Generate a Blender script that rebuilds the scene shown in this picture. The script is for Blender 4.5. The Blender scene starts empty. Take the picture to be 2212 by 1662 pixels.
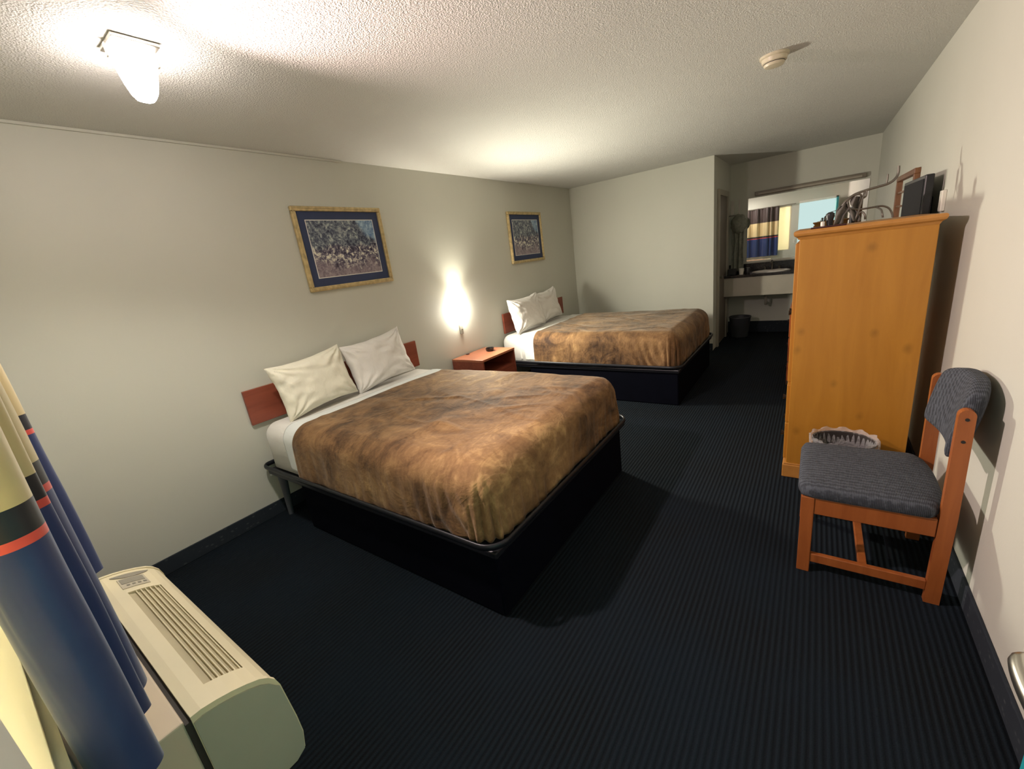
import bpy, bmesh, math, random
from mathutils import Vector, Matrix, noise

# ------------------------------------------------------------------ camera, world, sun, exposure
S = bpy.context.scene
COL = S.collection
cam_data = bpy.data.cameras.new('camera')
cam_data.sensor_fit = 'HORIZONTAL'
cam_data.sensor_width = 36.0
cam_data.lens = 904.744 / 2212 * 36.0
cam_data.clip_start = 0.02
cam = bpy.data.objects.new('camera', cam_data)
COL.objects.link(cam)
r0 = Vector((0.81568877, 0.5643373, -0.12718193))
r1 = Vector((0.06109097, -0.30265429, -0.95114051))
r2 = Vector((-0.57525623, 0.76806497, -0.28134762))
CAM = Vector((3.073, 0.0, 1.5322))
mw = Matrix.Identity(4)
for i in range(3):
    mw[i][0] = r0[i]; mw[i][1] = -r1[i]; mw[i][2] = -r2[i]; mw[i][3] = CAM[i]
cam.matrix_world = mw
S.camera = cam

world = bpy.data.worlds.new('world'); S.world = world
world.use_nodes = True
wn = world.node_tree.nodes; wl = world.node_tree.links
bg = wn['Background']
bg.inputs['Color'].default_value = (0.60, 0.78, 0.76, 1)
bg.inputs['Strength'].default_value = 0.8

S.view_settings.view_transform = 'Standard'
S.view_settings.look = 'None'
S.view_settings.exposure = 0.5
S.view_settings.gamma = 1.0
S.view_settings.use_curve_mapping = False

# lamp strengths (the room's own two lamps, then an added light outside the window)
CEIL_LAMP = 42.0
CEIL_BEAM = 175.0
CEIL_DOWN = 40.0
SCONCE = 46.0
SCONCE_UP = 34.0
SCONCE_OUT = 150.0
ADDED_BACKLIGHT = 1000.0

# room measures
W = 3.636; H = 2.44; BY = 6.143; PX = 1.98; SY = 7.383; WY = -0.07; WT = 0.16

# ------------------------------------------------------------------ helpers
def srgb(r, g, b):
    def f(c):
        c /= 255.0
        return c / 12.92 if c <= 0.04045 else ((c + 0.055) / 1.055) ** 2.4
    return (f(r), f(g), f(b), 1.0)

class NT:
    def __init__(s, name):
        s.m = bpy.data.materials.new(name); s.m.use_nodes = True
        s.n = s.m.node_tree.nodes; s.l = s.m.node_tree.links
        s.p = s.n['Principled BSDF']
        s.tc = s.n.new('ShaderNodeTexCoord')
    def link(s, a, b): s.l.new(a, b)
    def mapping(s, scale=(1, 1, 1), rot=(0, 0, 0), loc=(0, 0, 0)):
        mp = s.n.new('ShaderNodeMapping')
        mp.inputs['Scale'].default_value = scale; mp.inputs['Rotation'].default_value = rot; mp.inputs['Location'].default_value = loc
        s.link(s.tc.outputs['Object'], mp.inputs['Vector']); return mp.outputs[0]
    def noise(s, scale, detail=3, rough=0.5, vec=None, dist=0.0):
        t = s.n.new('ShaderNodeTexNoise'); t.inputs['Scale'].default_value = scale
        t.inputs['Detail'].default_value = detail; t.inputs['Roughness'].default_value = rough
        t.inputs['Distortion'].default_value = dist
        s.link(vec if vec is not None else s.tc.outputs['Object'], t.inputs['Vector']); return t.outputs['Fac']
    def wave(s, scale, vec=None, dist=0, direction='X', detail=2, dscale=1.0):
        t = s.n.new('ShaderNodeTexWave'); t.bands_direction = direction
        t.inputs['Scale'].default_value = scale; t.inputs['Distortion'].default_value = dist
        t.inputs['Detail'].default_value = detail; t.inputs['Detail Scale'].default_value = dscale
        s.link(vec if vec is not None else s.tc.outputs['Object'], t.inputs['Vector']); return t.outputs['Fac']
    def ramp(s, fac, stops, interp='LINEAR'):
        r = s.n.new('ShaderNodeValToRGB'); cr = r.color_ramp; cr.interpolation = interp
        while len(cr.elements) > 1: cr.elements.remove(cr.elements[-1])
        cr.elements[0].position = stops[0][0]; cr.elements[0].color = stops[0][1]
        for pos, c in stops[1:]:
            e = cr.elements.new(pos); e.color = c
        s.link(fac, r.inputs['Fac']); return r.outputs['Color']
    def mix(s, fac, a, b, mode='MIX'):
        x = s.n.new('ShaderNodeMix'); x.data_type = 'RGBA'; x.blend_type = mode
        for k, v in ((0, fac), (6, a), (7, b)):
            if hasattr(v, 'links'): s.link(v, x.inputs[k])
            else: x.inputs[k].default_value = v
        return x.outputs[2]
    def math(s, op, a, b=0.0):
        x = s.n.new('ShaderNodeMath'); x.operation = op
        for k, v in ((0, a), (1, b)):
            if hasattr(v, 'links'): s.link(v, x.inputs[k])
            else: x.inputs[k].default_value = v
        return x.outputs[0]
    def bump(s, h, strength=0.3, dist=0.01):
        b = s.n.new('ShaderNodeBump'); b.inputs['Strength'].default_value = strength; b.inputs['Distance'].default_value = dist
        s.link(h, b.inputs['Height']); s.link(b.outputs[0], s.p.inputs['Normal'])
    def base(s, v):
        if hasattr(v, 'links'): s.link(v, s.p.inputs['Base Color'])
        else: s.p.inputs['Base Color'].default_value = v
    def set(s, **k):
        for a, v in k.items(): s.p.inputs[a.replace('_', ' ')].default_value = v

def simple(name, c, rough=0.6, metal=0.0, var=0.08, nscale=8.0, bump=0.0, bscale=60.0, spec=0.5):
    t = NT(name)
    d = tuple(x * (1 - var) for x in c[:3]) + (1,); u = tuple(min(1, x * (1 + var)) for x in c[:3]) + (1,)
    t.base(t.ramp(t.noise(nscale, 4), [(0.3, d), (0.7, u)]))
    t.set(Roughness=rough, Metallic=metal); t.p.inputs['Specular IOR Level'].default_value = spec
    if bump: t.bump(t.noise(bscale, 3), bump, 0.004)
    return t.m

def emissive(name, c, strength):
    t = NT(name); t.base(c); t.set(Roughness=0.4)
    t.p.inputs['Emission Color'].default_value = c; t.p.inputs['Emission Strength'].default_value = strength
    return t.m

def wood(name, a, b, axis='Z', scale=3.0, knots=False, rough=0.45):
    t = NT(name)
    sc = {'Z': (9, 9, 0.9), 'X': (0.9, 9, 9), 'Y': (9, 0.9, 9)}[axis]
    v = t.mapping(sc)
    n = t.noise(scale, 5, 0.55, v, 0.6)
    col = t.ramp(n, [(0.28, a), (0.72, b)])
    if knots:
        vo = t.n.new('ShaderNodeTexVoronoi'); vo.inputs['Scale'].default_value = 1.0
        vo.voronoi_dimensions = '2D'
        t.link(t.mapping((3.9, 0.0, 3.0), (math.pi / 2, 0, 0), (0.35, 0.6, 0.0)), vo.inputs['Vector'])
        k = t.ramp(t.math('ADD', vo.outputs['Distance'], t.math('MULTIPLY', t.noise(14, 2), 0.09)), [(0.06, (1, 1, 1, 1)), (0.14, (0, 0, 0, 1))])
        col = t.mix(t.math('MULTIPLY', k, 0.42), col, tuple(x * 0.42 for x in a[:3]) + (1,))
    t.base(col); t.set(Roughness=rough)
    t.bump(n, 0.05, 0.003)
    return t.m

# geometry ---------------------------------------------------------
def B(): return bmesh.new()

def box(bm, x0, x1, y0, y1, z0, z1, bev=0.0, seg=2):
    r = bmesh.ops.create_cube(bm, size=1.0)
    vs = r['verts']
    for v in vs:
        v.co = Vector(((x0 + x1) / 2 + v.co.x * (x1 - x0), (y0 + y1) / 2 + v.co.y * (y1 - y0), (z0 + z1) / 2 + v.co.z * (z1 - z0)))
    if bev > 0:
        es = list({e for v in vs for e in v.link_edges})
        bmesh.ops.bevel(bm, geom=es, offset=bev, segments=seg, profile=0.5, affect='EDGES')

def tube(bm, pts, r, seg=10, closed=False, caps=True, flat=1.0):
    pts = [Vector(p) for p in pts]
    n = len(pts); rings = []
    up = Vector((0, 0, 1))
    prev = None
    for i, p in enumerate(pts):
        a = pts[(i - 1) % n] if (closed or i > 0) else p
        b = pts[(i + 1) % n] if (closed or i < n - 1) else p
        t = (b - a).normalized()
        if prev is None:
            u = up if abs(t.z) < 0.9 else Vector((1, 0, 0))
            s = t.cross(u).normalized()
        else:
            s = (prev - t * prev.dot(t)).normalized()
        prev = s
        q = s.cross(t).normalized()
        rr = r[i] if isinstance(r, (list, tuple)) else r
        rings.append([bm.verts.new(p + (s * math.cos(k * 2 * math.pi / seg) + q * math.sin(k * 2 * math.pi / seg) * flat) * rr) for k in range(seg)])
    m = n if closed else n - 1
    for i in range(m):
        A = rings[i]; C = rings[(i + 1) % n]
        for k in range(seg):
            bm.faces.new((A[k], A[(k + 1) % seg], C[(k + 1) % seg], C[k]))
    if not closed and caps:
        bm.faces.new(rings[0][::-1]); bm.faces.new(rings[-1])

def curve(pts, n=8, closed=False):
    """Catmull-Rom through pts"""
    P = [Vector(p) for p in pts]; out = []
    m = len(P)
    rng = range(m) if closed else range(m - 1)
    for i in rng:
        p0 = P[(i - 1) % m] if (closed or i > 0) else P[i]
        p1 = P[i]; p2 = P[(i + 1) % m]
        p3 = P[(i + 2) % m] if (closed or i + 2 < m) else p2
        for k in range(n):
            t = k / n
            out.append(0.5 * ((2 * p1) + (p2 - p0) * t + (2 * p0 - 5 * p1 + 4 * p2 - p3) * t * t + (3 * p1 - p0 - 3 * p2 + p3) * t ** 3))
    if not closed: out.append(P[-1])
    return out

def lathe(bm, prof, cx, cy, seg=32, z0=0.0, capb=True, capt=True, sx=1.0, sy=1.0):
    rings = []
    for r, z in prof:
        rings.append([bm.verts.new((cx + sx * r * math.cos(2 * math.pi * k / seg), cy + sy * r * math.sin(2 * math.pi * k / seg), z0 + z)) for k in range(seg)])
    for i in range(len(rings) - 1):
        for k in range(seg):
            bm.faces.new((rings[i][k], rings[i][(k + 1) % seg], rings[i + 1][(k + 1) % seg], rings[i + 1][k]))
    if capb: bm.faces.new(rings[0][::-1])
    if capt: bm.faces.new(rings[-1])

def prism(bm, poly, axis, a, b):
    """poly: 2D points; axis 'X': (y,z); 'Y': (x,z); 'Z': (x,y)"""
    def P(p, t):
        return {'X': (t, p[0], p[1]), 'Y': (p[0], t, p[1]), 'Z': (p[0], p[1], t)}[axis]
    A = [bm.verts.new(P(p, a)) for p in poly]; C = [bm.verts.new(P(p, b)) for p in poly]
    n = len(poly)
    for i in range(n):
        bm.faces.new((A[i], A[(i + 1) % n], C[(i + 1) % n], C[i]))
    bm.faces.new(A[::-1]); bm.faces.new(C)

def grid(bm, f, nu, nv):
    g = [[bm.verts.new(f(i / nu, j / nv)) for j in range(nv + 1)] for i in range(nu + 1)]
    for i in range(nu):
        for j in range(nv):
            bm.faces.new((g[i][j], g[i + 1][j], g[i + 1][j + 1], g[i][j + 1]))
    return g

def origin_of(o):
    v = Vector((0, 0, 0))
    while o is not None:
        v = v + Vector(o.location); o = o.parent
    return v

def obj(name, bm, m, parent=None, smooth=None, solid=0.0):
    bmesh.ops.recalc_face_normals(bm, faces=bm.faces[:])
    if parent is None:
        xs = [v.co.x for v in bm.verts]; ys = [v.co.y for v in bm.verts]; zs = [v.co.z for v in bm.verts]
        org = Vector(((min(xs) + max(xs)) / 2, (min(ys) + max(ys)) / 2, min(zs)))
    else:
        org = origin_of(parent)
    bmesh.ops.translate(bm, verts=bm.verts[:], vec=-org)
    if smooth is not None:
        for f in bm.faces: f.smooth = True
        lim = math.radians(smooth)
        for e in bm.edges:
            if len(e.link_faces) == 2 and e.calc_face_angle(0) > lim: e.smooth = False
    me = bpy.data.meshes.new(name); bm.to_mesh(me); bm.free()
    me.materials.append(m)
    o = bpy.data.objects.new(name, me); COL.objects.link(o)
    if parent is None: o.location = org
    else: o.parent = parent
    if solid:
        md = o.modifiers.new('thickness', 'SOLIDIFY'); md.thickness = solid; md.offset = 1
    return o

def tag(o, label, cat, group=None):
    o['label'] = label; o['category'] = cat
    if group: o['group'] = group
    return o

def thing(name, label, cat, loc, group=None):
    o = bpy.data.objects.new(name, None); o.empty_display_size = 0.1
    COL.objects.link(o); o.location = loc
    return tag(o, label, cat, group)

def struct(name, bm, m, smooth=None):
    o = obj(name, bm, m, None, smooth); o['kind'] = 'structure'; return o

# ------------------------------------------------------------------ materials
t = NT('wall_paint'); t.base(t.ramp(t.noise(1.3, 3), [(0.3, (0.56, 0.56, 0.49, 1)), (0.7, (0.585, 0.585, 0.515, 1))])); t.set(Roughness=0.55)
t.p.inputs['Specular IOR Level'].default_value = 0.3
t.bump(t.noise(140, 4), 0.12, 0.002); M_WALL = t.m
t = NT('ceiling_popcorn'); vo = t.n.new('ShaderNodeTexVoronoi'); vo.inputs['Scale'].default_value = 150
t.link(t.tc.outputs['Object'], vo.inputs['Vector'])
hh = t.math('ADD', t.math('MULTIPLY', t.noise(130, 4, 0.6), 1.4), vo.outputs['Distance'])
t.base(t.ramp(t.noise(1.1, 2), [(0.3, (0.60, 0.60, 0.56, 1)), (0.7, (0.63, 0.63, 0.59, 1))])); t.set(Roughness=0.9)
t.bump(hh, 0.5, 0.006); M_CEIL = t.m

t = NT('carpet_ribbed')
wv = t.n.new('ShaderNodeTexWave'); wv.wave_type = 'BANDS'; wv.bands_direction = 'X'; wv.wave_profile = 'SIN'
wv.inputs['Scale'].default_value = 2 * math.pi / 20 / 0.021; wv.inputs['Distortion'].default_value = 0.25; wv.inputs['Detail'].default_value = 1
wv.inputs['Detail Scale'].default_value = 3
t.link(t.tc.outputs['Object'], wv.inputs['Vector'])
rib = wv.outputs['Fac']
c1 = t.ramp(rib, [(0.2, (0.0016, 0.0026, 0.0042, 1)), (0.75, (0.0058, 0.0105, 0.0155, 1))])
c2 = t.mix(t.ramp(t.noise(2.2, 2), [(0.35, (0, 0, 0, 1)), (0.65, (1, 1, 1, 1))]), c1, t.mix(0.5, c1, (0.004, 0.010, 0.018, 1)))
c3 = t.mix(t.math('MULTIPLY', t.noise(420, 2), 0.5), c2, t.mix(0.5, c2, (0.018, 0.022, 0.025, 1)))
t.base(c3); t.set(Roughness=0.95); t.p.inputs['Specular IOR Level'].default_value = 0.15
t.bump(t.math('ADD', rib, t.math('MULTIPLY', t.noise(300, 2), 0.5)), 0.6, 0.006); M_CARPET = t.m

t = NT('baseboard_speckled')
vo = t.n.new('ShaderNodeTexVoronoi'); vo.inputs['Scale'].default_value = 26
t.link(t.mapping((1, 1, 1.6)), vo.inputs['Vector'])
sp = t.ramp(vo.outputs['Distance'], [(0.12, (1, 1, 1, 1)), (0.3, (0, 0, 0, 1))])
sp = t.math('MULTIPLY', sp, t.ramp(t.noise(9, 2), [(0.45, (0, 0, 0, 1)), (0.6, (1, 1, 1, 1))]))
t.base(t.mix(sp, (0.011, 0.017, 0.026, 1), (0.05, 0.06, 0.066, 1))); t.set(Roughness=0.9); M_BASE = t.m

M_HB = wood('headboard_cherry', srgb(122, 60, 44), srgb(150, 78, 58), 'Y', 2.0, rough=0.35)
M_STAND = wood('nightstand_cherry', srgb(156, 94, 68), srgb(182, 116, 86), 'Y', 2.0, rough=0.3)
M_PINE = wood('armoire_pine', srgb(164, 110, 34), srgb(180, 126, 44), 'Z', 1.5, knots=True, rough=0.38)
M_PINE_H = wood('armoire_pine_moulding', srgb(170, 116, 52), srgb(186, 132, 66), 'Y', 1.5, rough=0.38)
M_CHEST = wood('chest_redwood', srgb(140, 70, 26), srgb(165, 88, 36), 'Y', 2.0, rough=0.4)
M_CHAIR = wood('chair_wood', srgb(132, 70, 32), srgb(160, 92, 46), 'Z', 2.2, rough=0.35)
M_MIRFR = wood('mirror_frame_wood', srgb(96, 60, 34), srgb(128, 86, 52), 'Z', 2.2, rough=0.4)
M_BLACK = simple('black_metal', (0.012, 0.013, 0.018, 1), 0.38, 0.3, 0.1)
M_BASEB = simple('bed_base_black', (0.0022, 0.0026, 0.006, 1), 0.9, 0.0, 0.15, spec=0.05)
M_BASEG = simple('leg_grey_plastic', (0.10, 0.105, 0.12, 1), 0.5, 0.0, 0.1)
M_DARK = simple('dark_plastic', (0.008, 0.008, 0.010, 1), 0.35)
M_WHITE = simple('white_plastic', (0.72, 0.70, 0.62, 1), 0.4, var=0.03)
M_DETECT = simple('detector_ivory', (0.60, 0.54, 0.40, 1), 0.4, var=0.03)
M_CHROME = simple('brushed_nickel', (0.62, 0.60, 0.54, 1), 0.28, 1.0, 0.03)
M_TUBE = simple('dull_steel_tube', (0.16, 0.145, 0.125, 1), 0.4, 0.6, 0.2, 20)
M_TRIM = simple('door_trim_paint', (0.36, 0.33, 0.27, 1), 0.45, var=0.04)
M_DOORIN = simple('bathroom_door_brown', (0.16, 0.13, 0.105, 1), 0.5, var=0.06)
M_TEAL = simple('teal_door_paint', (0.012, 0.24, 0.28, 1), 0.4, var=0.05)
M_WINFR = simple('window_frame_white', (0.75, 0.74, 0.68, 1), 0.4, var=0.03)
M_SILL = simple('outside_sill_cream', (0.86, 0.82, 0.62, 1), 0.6, var=0.02)
M_CONC = simple('walkway_concrete', (0.42, 0.41, 0.38, 1), 0.8, var=0.15)
M_COUNTER = simple('counter_dark_laminate', (0.020, 0.016, 0.016, 1), 0.2, 0.0, 0.5, 60)
M_APRON = simple('vanity_apron_paint', (0.42, 0.39, 0.32, 1), 0.5, var=0.04)
M_PORC = simple('sink_porcelain', (0.75, 0.72, 0.68, 1), 0.12, var=0.01)
M_BIN = simple('bin_grey_plastic', (0.045, 0.048, 0.055, 1), 0.45)
M_BIN2 = simple('bin_brown_plastic', (0.030, 0.024, 0.022, 1), 0.45)
M_GOLD = simple('frame_gold', (0.52, 0.40, 0.20, 1), 0.4, 0.3, 0.25, 30, 0.3, 40)
M_MAT = simple('mat_navy', (0.030, 0.044, 0.105, 1), 0.7, 0.0, 0.1)
M_LINER = simple('mat_white_bevel', (0.75, 0.72, 0.68, 1), 0.6, var=0.02)
M_ROD = simple('rod_metal', (0.22, 0.19, 0.15, 1), 0.35, 0.7)
M_TRAY = simple('tray_dark_red', (0.045, 0.010, 0.012, 1), 0.4)
M_TOWEL = simple('towel_grey_green', (0.24, 0.245, 0.20, 1), 0.95, 0.0, 0.2, 30, 0.6, 180)
M_STRAP = simple('rack_grey_fabric', (0.13, 0.118, 0.105, 1), 0.9, 0.0, 0.25, 40, 0.4, 150)

t = NT('mirror_silver'); t.base((0.86, 0.87, 0.86, 1)); t.set(Metallic=1.0, Roughness=0.015); M_MIRROR = t.m
t = NT('window_glass'); t.base((1, 1, 1, 1)); t.set(Roughness=0.0, IOR=1.0); t.p.inputs['Transmission Weight'].default_value = 1.0; M_GLASS = t.m

# fitted / flat sheets and pillow cases
def linen(name, c, fold=0.35, sc=10):
    t = NT(name)
    t.base(t.ramp(t.noise(5, 2), [(0.3, tuple(x * 0.96 for x in c[:3]) + (1,)), (0.7, c)])); t.set(Roughness=0.85)
    t.p.inputs['Sheen Weight'].default_value = 0.15
    n = t.noise(sc, 4, 0.55, t.mapping((1.0, 2.4, 1.6)), 0.7)
    t.bump(t.math('ADD', n, t.math('MULTIPLY', t.noise(350, 2), 0.05)), fold, 0.02)
    return t.m
M_SHEET = linen('sheet_white', (0.76, 0.75, 0.71, 1), 0.25, 7)
M_SHEETB = linen('sheet_bluish_white', (0.72, 0.755, 0.74, 1), 0.2, 7)
M_PIL_C = linen('pillow_cream', (0.80, 0.765, 0.63, 1), 0.3, 9)
M_PIL_W = linen('pillow_white', (0.77, 0.74, 0.70, 1), 0.3, 9)

def plush(name, seed):
    t = NT(name)
    v = t.mapping((1.0, 1.0, 1.0), loc=(seed, seed * 0.7, 0))
    big = t.noise(1.6, 2, 0.5, v, 0.6)
    mid = t.noise(4.5, 4, 0.6, v, 1.6)
    strk = t.noise(6.0, 5, 0.6, t.mapping((2.6, 0.8, 1.0), (0, 0, 0.5), (seed, 0, 0)), 2.6)
    fine = t.noise(34, 3, 0.6, v, 1.0)
    f = t.math('ADD', t.math('MULTIPLY', big, 0.40), t.math('ADD', t.math('MULTIPLY', mid, 0.34), t.math('ADD', t.math('MULTIPLY', strk, 0.16), t.math('MULTIPLY', fine, 0.10))))
    col = t.ramp(f, [(0.38, srgb(58, 41, 30)), (0.45, srgb(94, 69, 46)), (0.51, srgb(120, 90, 60)), (0.58, srgb(142, 110, 74)), (0.65, srgb(178, 144, 98))])
    t.base(col); t.set(Roughness=0.8)
    t.p.inputs['Sheen Weight'].default_value = 0.2; t.p.inputs['Sheen Roughness'].default_value = 0.4
    t.p.inputs['Sheen Tint'].default_value = (0.95, 0.85, 0.7, 1)
    t.p.inputs['Specular IOR Level'].default_value = 0.2
    t.bump(t.math('ADD', t.math('MULTIPLY', mid, 0.8), t.math('MULTIPLY', fine, 0.16)), 0.4, 0.03)
    return t.m
M_PLUSH1 = plush('plush_brown_near', 0.3)
M_PLUSH2 = plush('plush_brown_far', 4.1)

# woven chair fabric
t = NT('chair_weave')
w1 = t.wave(14, t.mapping((1, 1, 1)), 3.5, 'Y', 2, 4.0)
w2 = t.wave(60, None, 1.0, 'X', 1, 2.0)
hh = t.math('ADD', t.math('MULTIPLY', w1, 0.6), t.math('MULTIPLY', w2, 0.4))
t.base(t.ramp(hh, [(0.25, srgb(42, 46, 54)), (0.7, srgb(72, 77, 86))])); t.set(Roughness=0.9)
t.bump(hh, 0.6, 0.004); M_WEAVE = t.m

# curtain cloth: dark top, cream middle, dark band, red piping, navy bottom (stripes woven across the height)
t = NT('curtain_stripes')
sx = t.n.new('ShaderNodeSeparateXYZ'); t.link(t.tc.outputs['Object'], sx.inputs[0])
hz = t.math('DIVIDE', sx.outputs['Z'], 1.33)
t.base(t.ramp(hz, [(0.0, srgb(40, 58, 108)), (0.377, srgb(228, 84, 74)), (0.387, srgb(30, 32, 42)), (0.424, srgb(212, 192, 146)), (0.70, srgb(72, 58, 56))], 'CONSTANT'))
t.set(Roughness=0.45); t.p.inputs['Sheen Weight'].default_value = 0.3
t.p.inputs['Specular IOR Level'].default_value = 0.4
t.bump(t.noise(14, 3, 0.5, t.mapping((1, 1, 0.25))), 0.15, 0.02); M_CURT = t.m

# A/C plastics
M_AC = simple('ac_beige_plastic', (0.76, 0.68, 0.47, 1), 0.5, var=0.03, nscale=5)
M_ACD = simple('ac_grille_taupe', (0.46, 0.40, 0.26, 1), 0.55, var=0.08)
M_ACSIDE = simple('ac_side_panel', (0.42, 0.41, 0.32, 1), 0.5, var=0.03)
M_SLEEVE = simple('ac_sleeve_beige', (0.66, 0.55, 0.42, 1), 0.5, var=0.03)
M_ACGREY = simple('ac_display_grey', (0.27, 0.25, 0.20, 1), 0.35, var=0.05)
M_ACDK = simple('ac_seam_dark', (0.035, 0.028, 0.022, 1), 0.6)

# generic impressionist-looking park scene
def painting(name, seed):
    t = NT(name)
    v = t.mapping((1, 1, 1), loc=(seed, seed, seed))
    a = t.noise(16, 5, 0.7, v, 1.2); b = t.noise(46, 4, 0.7, v, 0.6); c = t.noise(6, 2, 0.5, v)
    f = t.math('ADD', t.math('MULTIPLY', a, 0.5), t.math('MULTIPLY', b, 0.5))
    foliage = t.ramp(f, [(0.38, srgb(36, 38, 60)), (0.46, srgb(78, 84, 102)), (0.53, srgb(118, 126, 136)), (0.61, srgb(190, 196, 192))])
    crowd = t.ramp(f, [(0.38, srgb(30, 26, 44)), (0.47, srgb(82, 76, 98)), (0.52, srgb(140, 134, 142)), (0.57, srgb(232, 228, 212))])
    ground = t.ramp(f, [(0.4, srgb(112, 98, 112)), (0.6, srgb(168, 156, 160))])
    sky = t.ramp(f, [(0.4, srgb(90, 120, 160)), (0.6, srgb(170, 194, 212))])
    s = t.n.new('ShaderNodeSeparateXYZ'); t.link(t.tc.outputs['Object'], s.inputs[0])
    zz = t.math('ADD', s.outputs['Z'], t.math('MULTIPLY', c, 0.22))
    m1 = t.ramp(zz, [(0.26, (0, 0, 0, 1)), (0.32, (1, 1, 1, 1))])
    low = t.mix(m1, ground, crowd)
    m2 = t.ramp(zz, [(0.40, (0, 0, 0, 1)), (0.45, (1, 1, 1, 1))])
    full = t.mix(m2, low, foliage)
    dd = t.math('ADD', s.outputs['Y'], t.math('MULTIPLY', zz, 0.9))
    m3 = t.ramp(t.math('SUBTRACT', dd, 0.62), [(0.04, (0, 0, 0, 1)), (0.09, (1, 1, 1, 1))])
    t.base(t.mix(m3, full, sky)); t.set(Roughness=0.25)
    return t.m

# ------------------------------------------------------------------ room shell
bm = B(); box(bm, -0.15, W + 0.15, WY - WT, SY + 0.15, -0.1, 0.0); struct('floor', bm, M_CARPET)
bm = B(); box(bm, -0.15, W + 0.15, WY - WT, SY + 0.15, H, H + 0.1); struct('ceiling', bm, M_CEIL)
bm = B(); box(bm, -0.15, 0.0, WY - WT, BY + 0.1, 0, H); struct('wall_left', bm, M_WALL)
bm = B(); box(bm, W, W + 0.15, WY - WT, SY + 0.15, 0, H); struct('wall_right', bm, M_WALL)
bm = B(); box(bm, 0.0, PX, BY, BY + 0.1, 0, H); struct('wall_back', bm, M_WALL)
bm = B(); box(bm, PX - 0.1, PX, BY + 0.1, SY + 0.15, 0, H); struct('wall_alcove_left', bm, M_WALL)
bm = B(); box(bm, PX, W, SY, SY + 0.15, 0, H); struct('wall_alcove_back', bm, M_WALL)
# window wall with a window hole and the open doorway the picture is taken from
WX0, WX1, WZ0, WZ1 = 0.75, 2.42, 0.83, 2.02
DX0, DX1, DZ1 = 2.59, 3.395, 2.03
bm = B()
for a in ((0, WX0, 0, H), (WX0, WX1, 0, WZ0), (WX0, WX1, WZ1, H), (WX1, DX0, 0, H), (DX0, DX1, DZ1, H), (DX1, W, 0, H)):
    box(bm, a[0], a[1], WY - WT, WY, a[2], a[3])
struct('wall_front', bm, M_WALL)
bm = B()
fy0, fy1 = WY - 0.05, WY - 0.02
for a in ((WX0, WX0 + 0.03, WZ0, WZ1), (WX1 - 0.03, WX1, WZ0, WZ1), (WX0, WX1, WZ1 - 0.03, WZ1), (WX0, WX1, WZ0, WZ0 + 0.015), (1.55, 1.59, WZ0, WZ1)):
    box(bm, a[0], a[1], fy0, fy1, a[2], a[3])
wf = struct('window_1', bm, M_WINFR)
bm = B(); box(bm, WX0 + 0.03, WX1 - 0.03, WY - 0.038, WY - 0.034, WZ0 + 0.015, WZ1 - 0.03)
obj('pane', bm, M_GLASS, wf)
t = NT('roller_shade_vinyl'); tr_ = t.n.new('ShaderNodeBsdfTranslucent'); tr_.inputs[0].default_value = (0.96, 0.92, 0.80, 1)
mx = t.n.new('ShaderNodeMixShader'); mx.inputs[0].default_value = 0.6; t.base((0.88, 0.86, 0.76, 1)); t.set(Roughness=0.6)
t.link(t.p.outputs[0], mx.inputs[1]); t.link(tr_.outputs[0], mx.inputs[2]); t.link(mx.outputs[0], t.n['Material Output'].inputs[0])
bm = B(); box(bm, WX0 + 0.005, WX1 - 0.002, WY - 0.0165, WY - 0.0155, WZ0 + 0.002, WZ1 - 0.01)
shd = tag(obj('roller_shade', bm, t.m, None), 'pale yellow backlit window shade glowing behind the striped curtain', 'window shade')
bm = B(); box(bm, WX0 - 0.1, WX1 + 0.1, WY - 0.55, WY - 0.052, WZ0 - 0.06, WZ0); obj('outer_sill', bm, M_SILL, wf)
bm = B(); box(bm, -2, 6, -2.2, WY - WT, -0.12, -0.04); struct('floor_walkway', bm, M_CONC)

pc = tag(bpy.data.objects.new('added_backlight', None), 'added unseen light globe outside the window that lights the shade', 'lamp'); COL.objects.link(pc); pc.location = (1.75, -0.95, 2.05)  # added light, out of view, that makes the window shade glow from behind
bm = B(); bmesh.ops.create_uvsphere(bm, u_segments=24, v_segments=16, radius=0.09, matrix=Matrix.Translation((1.75, -0.95, 2.15)))
obj('globe', bm, emissive('added_backlight_globe', (1.0, 0.84, 0.50, 1), ADDED_BACKLIGHT), pc, 60)
bm = B(); tube(bm, [(1.75, -0.95, 2.23), (1.75, -0.95, 2.30)], [0.03, 0.05], 16); obj('socket', bm, M_BLACK, pc, 40)
bm = B(); box(bm, 0, W, -1.6, WY - WT, 2.30, 2.36); struct('ceiling_walkway', bm, M_CONC)

# baseboards
bm = B(); box(bm, 0, 0.012, WY, BY, 0, 0.1, 0.003); struct('baseboard_left', bm, M_BASE)
bm = B(); box(bm, W - 0.012, W, WY, SY, 0, 0.1, 0.003); struct('baseboard_right', bm, M_BASE)
bm = B(); box(bm, 0.012, PX, BY - 0.012, BY, 0, 0.1, 0.003); struct('baseboard_back', bm, M_BASE)
bm = B(); box(bm, PX, W - 0.012, SY - 0.012, SY, 0, 0.17, 0.003); struct('baseboard_alcove', bm, M_BASE)
bm = B(); box(bm, 0, DX0, WY, WY + 0.012, 0, 0.1, 0.003); struct('baseboard_front', bm, M_BASE)
# thin ledge where the wall panel meets the ceiling
bm = B(); box(bm, 0, 0.014, WY, 2.275, H - 0.014, H, 0.002); struct('trim_1', bm, M_WALL)
bm = B(); box(bm, 0, 0.007, 4.786, BY, H - 0.009, H, 0.002); struct('trim_2', bm, M_WALL)
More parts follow.
